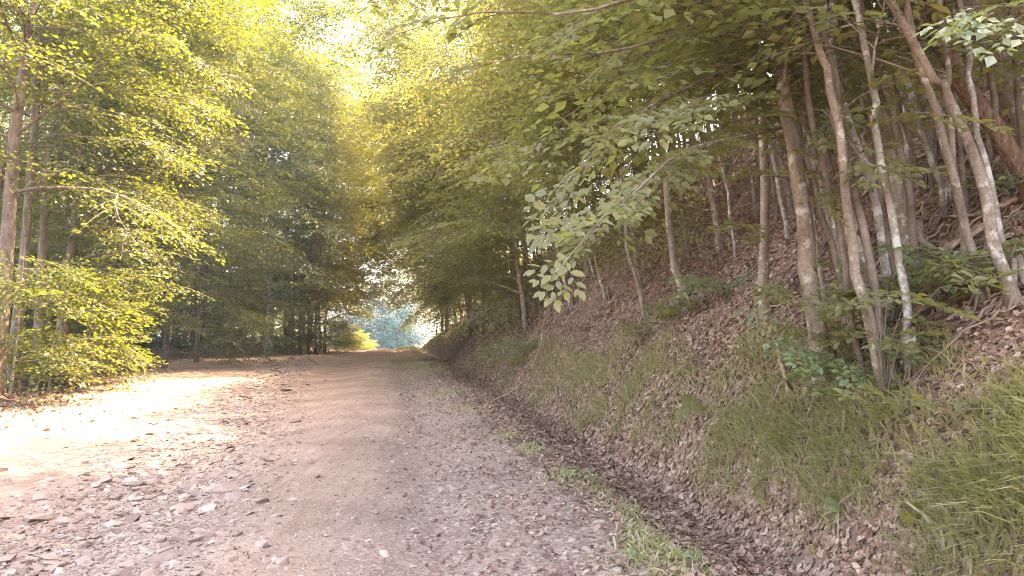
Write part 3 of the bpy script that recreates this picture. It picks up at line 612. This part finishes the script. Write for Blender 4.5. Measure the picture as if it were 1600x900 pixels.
for k, (dy, s, sc_, lab) in enumerate([(62, 6.5, 1.0, 'golden lit tree at the right side of the gap'), (68, 8.5, 1.1, 'second golden lit tree behind the right side of the gap'), (76, 10, 1.2, 'farthest golden tree above the dirt mound')]):
    x = float(XR(dy)) + s; inst('ytree', ytree, (x, dy, Hs(x, dy) - .1), k * .9, sc_, 'roadside_tree', lab, None)
for k, (dy, s, sc_) in enumerate([(58, -12, 1.1), (64, -13, 1.2), (70, -15, 1.2)]):
    x = float(XR(dy)) + s; inst('ytree', None, (x, dy, Hs(x, dy) - .1), 2.6 + k * .5, sc_, 'roadside_tree', ['golden lit tree at the left side of the gap', 'second golden tree behind the left side of the gap', 'farthest golden tree on the left side of the gap'][k], None)

# ------------------------------------------------------------------ stones
def hull(seed, n=16, flat=.45):
    r = np.random.default_rng(seed); bm = bmesh.new(); p = r.normal(size=(n, 3)); p = p / np.linalg.norm(p, axis=1)[:, None] * r.uniform(.75, 1, (n, 1))
    p[:, 2] *= flat; p[:, 1] *= r.uniform(.6, .9)
    for q in p: bm.verts.new(q)
    res = bmesh.ops.convex_hull(bm, input=bm.verts); bmesh.ops.delete(bm, geom=[v for v in bm.verts if not v.link_faces], context='VERTS')
    bmesh.ops.triangulate(bm, faces=bm.faces[:]); bm.verts.index_update()
    V = np.array([v.co[:] for v in bm.verts]); F = np.array([[v.index for v in f.verts] for f in bm.faces]); bm.free(); return V, F
HU = [hull(i, 13, .42) for i in range(8)]
def scatter_stones(name, n, fs, size, label, ymax=34):
    rg = np.random.default_rng(len(name)); mb = MB()
    y = 3.6 * (ymax / 3.6) ** (rg.random(n * 3) ** 1.25); s = fs(rg, y); x = XR(y) + s
    ok = (np.abs(x / y) < .78); x, y, s = x[ok][:n], y[ok][:n], s[ok][:n]
    z = H(x, y); sz = size(rg, len(x)) * (1 + y * .015); az = rg.uniform(0, 6.28, len(x)); K = rg.integers(0, 8, len(x)); tx = rg.normal(0, .18, (len(x), 2))
    for k in range(8):
        q = K == k; V, F = HU[k]; c, s_ = np.cos(az[q])[:, None], np.sin(az[q])[:, None]
        X = V[None, :, 0] * c - V[None, :, 1] * s_; Y_ = V[None, :, 0] * s_ + V[None, :, 1] * c; Z = V[None, :, 2] + X * tx[q, 0:1] + Y_ * tx[q, 1:2]
        W = np.stack([x[q][:, None] + X * sz[q][:, None], y[q][:, None] + Y_ * sz[q][:, None], z[q][:, None] + (Z - .02) * sz[q][:, None]], -1)
        mb.add(W.reshape(-1, 3), (np.arange(q.sum())[:, None, None] * len(V) + F[None]).reshape(-1, 3))
    o = mb.build(name, [M['stone']], None, False); tag(o, label, 'gravel', kind='stuff')
def f_left(rg, y): return rg.normal(-4.15 - .09 * (y - 5), .62, len(y))
def f_right(rg, y): return np.where(rg.random(len(y)) < .6, rg.normal(-1.35, .55, len(y)), rg.uniform(-1.2, .5, len(y)))
def f_all(rg, y): return rg.uniform(-9, .6, len(y))
scatter_stones('gravel', 24000, f_left, lambda r, n: np.exp(r.normal(-3.95, .62, n)), 'loose flat stones filling the left wheel rut', 40)
scatter_stones('rut_gravel', 5500, f_right, lambda r, n: np.exp(r.normal(-4.05, .5, n)), 'pale pebbles strewn along the right wheel rut')
scatter_stones('road_grit', 26000, lambda rg, y: np.where(rg.random(len(y)) < .6, rg.uniform(-3.6, -1.2, len(y)), rg.uniform(-9, .4, len(y))), lambda r, n: np.exp(r.normal(-4.95, .45, n)), 'small grit scattered over the whole road', 18)
for k, (px, py, sz, fl, lab) in enumerate([(345, 768, .21, .5, 'largest embedded rock between left rut and smooth strip'), (285, 798, .17, .35, 'flat rock slab just below the largest rock'),
        (205, 758, .13, .3, 'flat grey slab in the left rut, upper of the slabs'), (70, 778, .17, .25, 'broad sunken slab at far left of the rut'), (100, 818, .10, .5, 'angular block below the broad sunken slab'),
        (175, 820, .11, .3, 'thin slab in the middle of the left rut'), (265, 872, .20, .2, 'long low slab near the bottom edge, left of the strip'), (440, 882, .07, .7, 'rounded pale stone on the smooth strip near the bottom edge'),
        (796, 855, .05, .6, 'whitish angular stone in the right rut'), (775, 742, .06, .6, 'pale stone standing among leaves right of the road'), (955, 742, .09, .5, 'pale stone in the ditch bottom above the clover patch'),
        (315, 690, .12, .4, 'dark flat rock at the top of the left rut'), (150, 760, .09, .4, 'small wedge rock left of the upper grey slab'), (600, 868, .06, .6, 'brown stone right of the smooth strip near the bottom')]):
    p = hit(px, py); V, F = hull(40 + k, 26, fl); mb = MB(); mb.add(V * sz, F); o = mb.build('rock', [M['stone']], None, False)
    o.location = (p.x, p.y, p.z + sz * fl * .12); o.rotation_euler = (0, 0, k * 1.7); tag(o, lab, 'rock')
    bv = o.modifiers.new('b', 'BEVEL'); bv.width = sz * .05; bv.segments = 2

# ------------------------------------------------------------------ leaf litter
def scatter_litter(name, n, fs, size, label, m, ymax, ymin=3.4, pw=1.2, xmax=.8):
    rg = np.random.default_rng(len(name) + 50); y = ymin * (ymax / ymin) ** (rg.random(n) ** pw); s = fs(rg, y); x = XR(y) + s
    ok = (np.abs(x / y) < xmax) & ((vn(x * 1.4, y * 1.2, 77) + .5 * vn(x * 4, y * 4, 78) > -.35) | (rg.random(n) < .35)); x, y = x[ok], y[ok]; z = H(x, y)
    e = .05; gx = (H(x + e, y) - z) / e; gy = (H(x, y + e) - z) / e
    nm = nrm(np.stack([-gx, -gy, np.ones_like(gx)], -1) + rg.normal(0, .5, (len(x), 3)))
    ax = rg.normal(size=(len(x), 3)); ax = nrm(ax - (ax * nm).sum(1)[:, None] * nm); ln = size * rg.uniform(.45, 1.4, len(x)) * (1 + .012 * y)
    P = np.array([[-.5, 0, .0], [-.12, .27, .12], [.3, .2, .10], [.5, 0, .06], [.3, -.2, .12], [-.12, -.27, .06]]); F = np.array([[0, 3, 2, 1], [0, 5, 4, 3]])
    mb = MB(); leaves_geo(mb, np.stack([x, y, z + .012], -1), ax, nm, ln, (P, F), 0)
    o = mb.build(name, [m], None, False); tag(o, label, 'leaf litter', kind='stuff')
scatter_litter('leaf_litter', 230000, lambda r, y: 1.0 + 15 * r.random(len(y)) ** 1.3, .062, 'brown fallen leaves covering the whole wooded bank', M['litter'], 40)
scatter_litter('ditch_leaves', 11000, lambda r, y: r.normal(.85, .42, len(y)), .075, 'brown dry leaves heaped in the ditch', M['litter'], 40, pw=1.1)
scatter_litter('pale_ditch_leaves', 28000, lambda r, y: r.normal(1.0, .5, len(y)), .062, 'pinkish pale leaves drifted in the ditch and on the foot of the bank', M['litter_pale'], 34, pw=1.1)
scatter_litter('road_leaves', 9500, lambda r, y: np.where(r.random(len(y)) < .95, -1.9 + 2.3 * r.random(len(y)) ** .6, r.uniform(-9, 0, len(y))), .045, 'small dry leaves scattered along the right part of the road', M['litter_pale'], 40, pw=1.1)
scatter_litter('verge_leaves', 30000, lambda r, y: SLEFT(y) - r.normal(1.7, 1.4, len(y)), .085, 'dry leaves along the left verge', M['litter'], 55, 10, .8)

# ------------------------------------------------------------------ grass
def grass_geo(mb, x, y, L, lean, spread, rg, m=0, wdt=.0042):
    z = H(x, y) - .01; n = len(x); dry = rg.random(n) < .12; L = L * np.where(dry, 1.35, 1); lean = lean * np.where(dry, .35, 1)[:, None]; az = rg.uniform(0, 6.28, n)
    d = np.stack([np.cos(az) * spread, np.sin(az) * spread, np.ones(n)], -1); d = nrm(d + rg.normal(0, .12, (n, 3)))
    g_ = np.stack([lean[:, 0], lean[:, 1], -np.ones(n) * .9], -1); T = [0, .35, .7, 1.0]
    wd = wdt * rg.choice([.45, .8, 1.1, 1.7], n) * (1 + y * .03); sd_ = nrm(np.cross(d, g_ + rg.normal(0, .3, (n, 3)))); o = np.stack([x, y, z], -1); V = []
    for t, ww in zip(T, (1, .85, .55, .08)):
        p = o + L[:, None] * (d * t + g_ * .62 * t * t)
        V += [p - sd_ * (wd * ww)[:, None], p + sd_ * (wd * ww)[:, None]]
    V = np.stack(V, 1); F = np.array([[0, 1, 3, 2], [2, 3, 5, 4], [4, 5, 7, 6]])
    mb.add(V.reshape(-1, 3), (np.arange(n)[:, None, None] * 8 + F[None]).reshape(-1, 4), m)
mb = MB(); rg = np.random.default_rng(77)
tufts = [(905, 580, 1.0), (935, 590, .9), (870, 600, .9), (850, 575, .8), (760, 560, 1.2), (740, 575, 1.0), (800, 590, .7), (1125, 700, .7), (1150, 690, .8), (1160, 650, .6), (1215, 690, 1.0), (1240, 700, 1.1), (1270, 705, 1.1), (1300, 690, 1.0), (1330, 700, .8),
         (1190, 640, .7), (1230, 650, .7), (1270, 640, .7), (1340, 760, .6), (1370, 745, .6), (1530, 800, 1.2), (1570, 780, 1.2), (1600, 760, 1.2), (1560, 850, 1.1), (1500, 860, .9), (1590, 880, 1.0), (1480, 890, .8), (1620, 820, 1.2),
         (1440, 690, .5), (1560, 680, .7), (1590, 640, .7), (1500, 760, .6), (1060, 660, .5), (1020, 640, .5), (980, 620, .6), (1380, 620, .5), (1300, 650, .6), (1410, 850, .6), (1450, 780, .5), (1150, 760, .4), (1300, 800, .5), (1600, 700, .8)]
for px, py, sc_ in tufts:
    c = hit(px, py); sc_ *= .85; n = int(150 * sc_); sg = .14 * sc_ * (1 + c.y * .05)
    x = rg.normal(c.x, sg, n); y = rg.normal(c.y, sg * 1.4, n); L = .35 * sc_ ** .5 * rg.uniform(.5, 1.3, n) * (1 + c.y * .02)
    lean = np.stack([rg.normal(-1.0, .22, n), rg.normal(-.35, .25, n)], -1); grass_geo(mb, x, y, L, lean, .28, rg, 0, .0062)
for q in range(100):
    y0 = 4.6 * 5.5 ** rg.random(); x0 = float(XR(y0)) + rg.uniform(1.15, 2.3); n = int(rg.uniform(25, 80)); x = rg.normal(x0, .07, n); y = rg.normal(y0, .12, n)
    if x0 / y0 > .78: continue
    grass_geo(mb, x, y, rg.uniform(.15, .42, n) * (1 + y0 * .02), np.stack([rg.normal(-.95, .25, n), rg.normal(-.3, .3, n)], -1), .3, rg, 0, rg.uniform(.003, .006))
# thin sparse blades over the foot of the bank
n = 9000; y = 4 * (32 / 4) ** (rg.random(n) ** 1.1); s = rg.normal(1.8, .45, n); x = XR(y) + s; ok = (s > 1.2) & (vn(x * 1.1, y * 1.1, 91) > -.15); x, y = x[ok], y[ok]; n = len(x)
grass_geo(mb, x, y, rg.uniform(.10, .30, n), np.stack([rg.normal(-.6, .3, n), rg.normal(-.2, .3, n)], -1), .4, rg)
o = mb.build('grass', [M['grass']]); tag(o, 'long green grass drooping over the foot of the bank', 'grass', kind='stuff')
mb = MB()
for px, py, sc_, n in [(1040, 870, .22, 900), (1015, 845, .15, 400), (980, 800, .12, 300), (940, 770, .18, 350), (880, 745, .12, 200), (830, 700, .15, 200), (800, 680, .2, 150), (650, 570, .9, 1500), (640, 560, 1.0, 1200), (665, 580, .7, 600), (690, 615, .4, 300), (730, 640, .3, 200)]:
    c = hit(px, py); x = rg.normal(c.x, sc_ * .7, n); y = rg.normal(c.y, sc_ * 1.8, n); grass_geo(mb, x, y, rg.uniform(.05, .16, n) * (1 + c.y * .02), rg.normal(0, .25, (n, 2)), .5, rg)
o = mb.build('berm_grass', [M['grass']]); tag(o, 'short grass patches on the low ridge between road and ditch', 'grass', kind='stuff')
mb = MB(); n = 9000; y = rg.uniform(58, 84, n); x = XR(y) + rg.uniform(-11, 4, n) ; k_ = (np.abs(x - XR(y) + 3) > 1.7); x, y = x[k_], y[k_]; n = len(x)
grass_geo(mb, x, y, rg.uniform(.2, .55, n), rg.normal(0, .3, (n, 2)), .4, rg); o = mb.build('dry_grass', [M['grass']]); tag(o, 'sunlit dry grass by the road at the far gap', 'grass', kind='stuff')

# ------------------------------------------------------------------ dead branches, twigs
def stick(pts, r, label, name='dead_branch', group=None, m='dead', fork=0, seed=0):
    rg = np.random.default_rng(seed + 900); W = smooth_path(pts, 14); o0 = W[0].copy(); W = W - o0; W[1:-1] += rg.normal(0, .012, (12, 3)); mb = MB(); tube(mb, W, np.linspace(r, r * .35, 14), 6, 0, .06)
    for k in range(fork):
        i = int(rg.integers(4, 11)); d = W[i + 1] - W[i]; d = nrm(d + rg.normal(0, .03, 3)); L = np.linalg.norm(W[-1]) * rg.uniform(.2, .4); p = W[i]; q = p + L * nrm(d + rg.normal(0, .45, 3))
        tube(mb, [p, (p + q) / 2 + rg.normal(0, .01, 3), q], [r * .5, r * .35, r * .15], 4)
    o = mb.build(name, [M[m]]); o.location = o0; tag(o, label, 'branch', group); return o
def G(px, py, up=.02): p = hit(px, py); return Vector((p.x, p.y, p.z + up))
def V2(px, py, d): return at(px, py, d)
hb_ = hit(770, 626).y
stick([G(770, 628), at(808, 605, hb_ - .1), at(838, 560, hb_ - .2), at(850, 500, hb_ - .2), at(858, 440, hb_ - .3)], .017, 'bare bent stick curving up from the ditch beside the bank', 'bent_stick')
stick([G(1560, 360, .1), G(1500, 400, .12), G(1460, 440, .1), G(1420, 490)], .03, 'long bare root running down the litter slope below the pole stem', 'exposed_root', fork=2, seed=1)
stick([G(1590, 330, .1), G(1540, 355, .15), G(1480, 370, .1)], .028, 'bare root crossing behind the long root', 'exposed_root', fork=2, seed=2)
stick([G(1215, 575, .25), G(1228, 610, .08), G(1240, 640)], .03, 'broken stub leaning below the thick lichened beech', fork=0, seed=3)
stick([G(1190, 505, .1), G(1230, 500, .18), G(1250, 540, .05)], .012, 'arched pale twig lying left of the thick lichened beech', fork=1, seed=4)
stick([G(1240, 570, .02), G(1290, 610, .06), G(1310, 650, .02), G(1280, 690, .0)], .03, 'exposed root looping under the thick lichened beech', 'exposed_root', seed=5)
stick([G(1300, 600, .02), G(1330, 640, .03), G(1325, 670, .0)], .035, 'thick root gripping the cut edge below the beech', 'exposed_root', seed=6)
stick([G(1270, 840, .03), G(1320, 800, .1), G(1360, 770, .05)], .010, 'thin twig arching over the right grass', fork=1, seed=7)
stick([G(1060, 850), G(1140, 845, .03), G(1240, 855, .02)], .010, 'long twig lying across the ditch leaves', fork=2, seed=8)
stick([G(900, 660, .02), G(915, 640, .04), G(930, 625, .1)], .010, 'short pale twig at the ditch edge', seed=9)
stick([G(740, 605, .02), G(765, 595, .1), G(800, 605, .05)], .016, 'dark twig pile piece beside the bent stick', fork=3, seed=10)
stick([G(362, 855, .01), G(385, 872, .03), G(402, 882, .01)], .005, 'pale curved twig on the smooth strip', seed=11)
stick([G(95, 560, .1), G(112, 545, .3), G(125, 530, .5)], .015, 'bleached forked stick on the left verge', fork=3, seed=12)
rg = np.random.default_rng(12)
for k in range(100):
    px, py = (rg.uniform(1370, 1600), rg.uniform(230, 500)) if k < 70 else (rg.uniform(850, 1350), rg.uniform(330, 560))
    a = hit(px, py); L = rg.uniform(.4, 1.3); an = rg.normal(2.3, .7); p2 = (a.x + math.cos(an) * L, a.y - abs(math.sin(an)) * L * .3); zb = Hs(*p2)
    mid = ((a.x + p2[0]) / 2, (a.y + p2[1]) / 2); 
    stick([(a.x, a.y, a.z + .03), (mid[0], mid[1], Hs(*mid) + rg.uniform(.05, .2)), (p2[0], p2[1], zb + rg.uniform(0, .15))], rg.uniform(.008, .02),
          'dead brown stick in the tangle right of the clumped stems' if k < 70 else 'dead twig lying on the leafy middle bank', 'dead_stick', 'dead sticks tangled on the upper bank' if k < 70 else 'dead twigs on the middle bank', 'dead' if k % 3 else 'twig', int(rg.integers(0, 3)), 30 + k)

# ------------------------------------------------------------------ leafy shoots and broad-leaved plants
def shoot(px, py, n, hgt, sc_, label, leafm='leaf_green', seed=0, d=None, spread=.42):
    n = int(n * 1.8); sc_ *= 1.3; leafm = 'leaf' if seed % 3 else 'leaf_green'
    rg = np.random.default_rng(seed + 40); b = hit(px, py); e = empty('leafy_shoot', b); tag(e, label, 'seedling')
    st = MB(); cr = MB(); P = []; D = []; U = []; S = []
    for k in range(max(2, n // 3)):
        az = rg.uniform(0, 6.28); top = np.array([math.cos(az) * spread * rg.uniform(.4, 1), math.sin(az) * spread * rg.uniform(.4, 1) - .1, hgt * rg.uniform(.6, 1)])
        W = smooth_path([(0, 0, 0), top * [.35, .35, .6], top], 7); tube(st, W, np.linspace(.007, .003, 7), 5)
        for q in range(3):
            i = [3, 5, 6][q]; a2 = az + rg.normal(0, .9); P.append(W[i]); D.append((math.cos(a2), math.sin(a2), rg.normal(.05, .15))); U.append((rg.normal(0, .25), rg.normal(-.4, .25), 1)); S.append(sc_ * rg.uniform(.7, 1.15))
    place_sprays(cr, 0, P, D, U, S, rg)
    o = st.build('stem', [M['twig']], e); cr.build('foliage', [M[leafm], M['twig']], e, False); return e
for k, a in enumerate([(1318, 625, 10, .45, .38, 'leafy shoot bunch at the foot of the thick lichened beech'), (1382, 640, 13, .95, .42, 'tall leafy shoots in front of the clumped stems'),
        (1400, 660, 6, .22, .3, 'bright green seedling on the cut edge below the clump'), (1490, 470, 8, .4, .45, 'leafy seedling on the slope below the pole stem'), (1570, 480, 8, .5, .5, 'leafy seedling at the right edge of the slope'),
        (1262, 610, 8, 1.0, .34, 'leafy seedling standing in front of the thick lichened beech'), (1120, 470, 8, .3, .5, 'low leafy seedling left of the beech, by the solitary trunk'), (1060, 500, 7, .3, .55, 'low seedling spreading below the solitary mid-bank trunk'),
        (1020, 530, 5, .2, .5, 'small seedling beneath the slim bank stem'), (830, 555, 6, .35, .7, 'green seedling on the far bank near the bent stick'), (730, 520, 9, .7, 1.2, 'rounded green shrub at the far foot of the bank'),
        (700, 540, 9, .6, 1.2, 'low green shrub near the far end of the ditch'), (1545, 330, 7, .4, .5, 'leafy seedling among the dead roots'), (30, 600, 8, .5, .7, 'sunlit weed at the left verge edge'), (8, 585, 9, .9, 1.0, 'leafy shrub at the far left verge')]):
    shoot(*a, seed=k)
def big_leaf(px, py, r, tilt, az, label, n=1, col='leaf_green', seed=0):
    rg = np.random.default_rng(seed); b = hit(px, py); e = empty('broad_leaved_plant', b); tag(e, label, 'plant')
    for q in range(n):
        rr = r * (1 if q == 0 else rg.uniform(.6, .9)); a = az + q * 1.9; L = .26 * rr / .1 * rg.uniform(.8, 1.1); top = np.array([math.cos(a) * L * .7, math.sin(a) * L * .5, L])
        st = MB(); tube(st, smooth_path([(0, 0, 0), top * [.3, .3, .6], top], 7), np.linspace(.006, .004, 7), 5); st.build('stem', [M['grass']], e)
        mb = MB(); th = np.linspace(0, 2 * math.pi, 29)[:-1]; nm = nrm(np.array([math.cos(a) * .3, -tilt, 1 - .3 * tilt])); ax = nrm(np.cross(nm, [.3, .2, .1] + rg.normal(0, .3, 3))); sd_ = np.cross(nm, ax)
        V = [top]; 
        for f in (.5, 1.0):
            for t in th:
                rad = rr * f * (1 - .55 * math.exp(-((t - math.pi) / .28) ** 2)) * (1 + .05 * math.sin(9 * t) * f); V.append(top + ax * rad * (math.cos(t) + .25 * f) + sd_ * rad * math.sin(t) + nm * (rr * .07 * math.sin(5 * t) * f - rr * .22 * f * f * math.sin(t) ** 2))
        F4 = [[1 + i, 29 + i, 29 + (i + 1) % 28, 1 + (i + 1) % 28] for i in range(28)]; F3 = [[0, 1 + i, 1 + (i + 1) % 28] for i in range(28)]
        mb.add(V, F4); mb.f.append((np.array(F3), 0)); mb.build('leaf_blade', [M[col]], e)
big_leaf(1310, 850, .085, .6, 1.2, 'round pale green leaf standing in the lower right grass', 1, 'leaf_green', 1)
big_leaf(1395, 840, .08, .6, .2, 'darker broad leaf left of the yellow-green one', 1, 'leaf_green', 2)
big_leaf(1440, 835, .07, .8, 1.0, 'ragged yellow-green leaf catching light in the lower right grass', 2, 'leaf_yellow', 3)
big_leaf(1082, 672, .10, .8, 1.4, 'large drooping leaf on the foot of the bank', 3, 'leaf', 4)
big_leaf(890, 752, .05, .2, .6, 'clover-like round leaves on the berm beside the ditch', 5, 'leaf_green', 5)
big_leaf(925, 756, .045, .2, 2.0, 'second cluster of round leaves on the berm', 5, 'leaf_green', 6)
big_leaf(995, 885, .035, .2, 2.0, 'small bluish leaf cluster in the near berm grass', 5, 'leaf_green', 7)
big_leaf(1085, 885, .035, .2, 1.0, 'small leaf cluster at the bottom edge right of the berm grass', 5, 'leaf_green', 8)

# ------------------------------------------------------------------ the air
mb = MB(); x0, x1, y0, y1, z0, z1 = -430, 430, -40, 445, -60, 70
mb.add([(x, y, z) for z in (z0, z1) for y in (y0, y1) for x in (x0, x1)], [(0, 2, 3, 1), (4, 5, 7, 6), (0, 1, 5, 4), (2, 6, 7, 3), (0, 4, 6, 2), (1, 3, 7, 5)])
g = mat('haze_air'); pv_ = g.nt.nodes.new('ShaderNodeVolumePrincipled'); pv_.inputs['Color'].default_value = (.60, .88, 1.0, 1)
pv_.inputs['Density'].default_value = .0007; pv_.inputs['Anisotropy'].default_value = .25; g.L(pv_.outputs[0], g.out.inputs['Volume'])
o = mb.build('haze', [g.m], None, False); tag(o, 'pale haze hanging in the forest air', 'haze', kind='stuff')
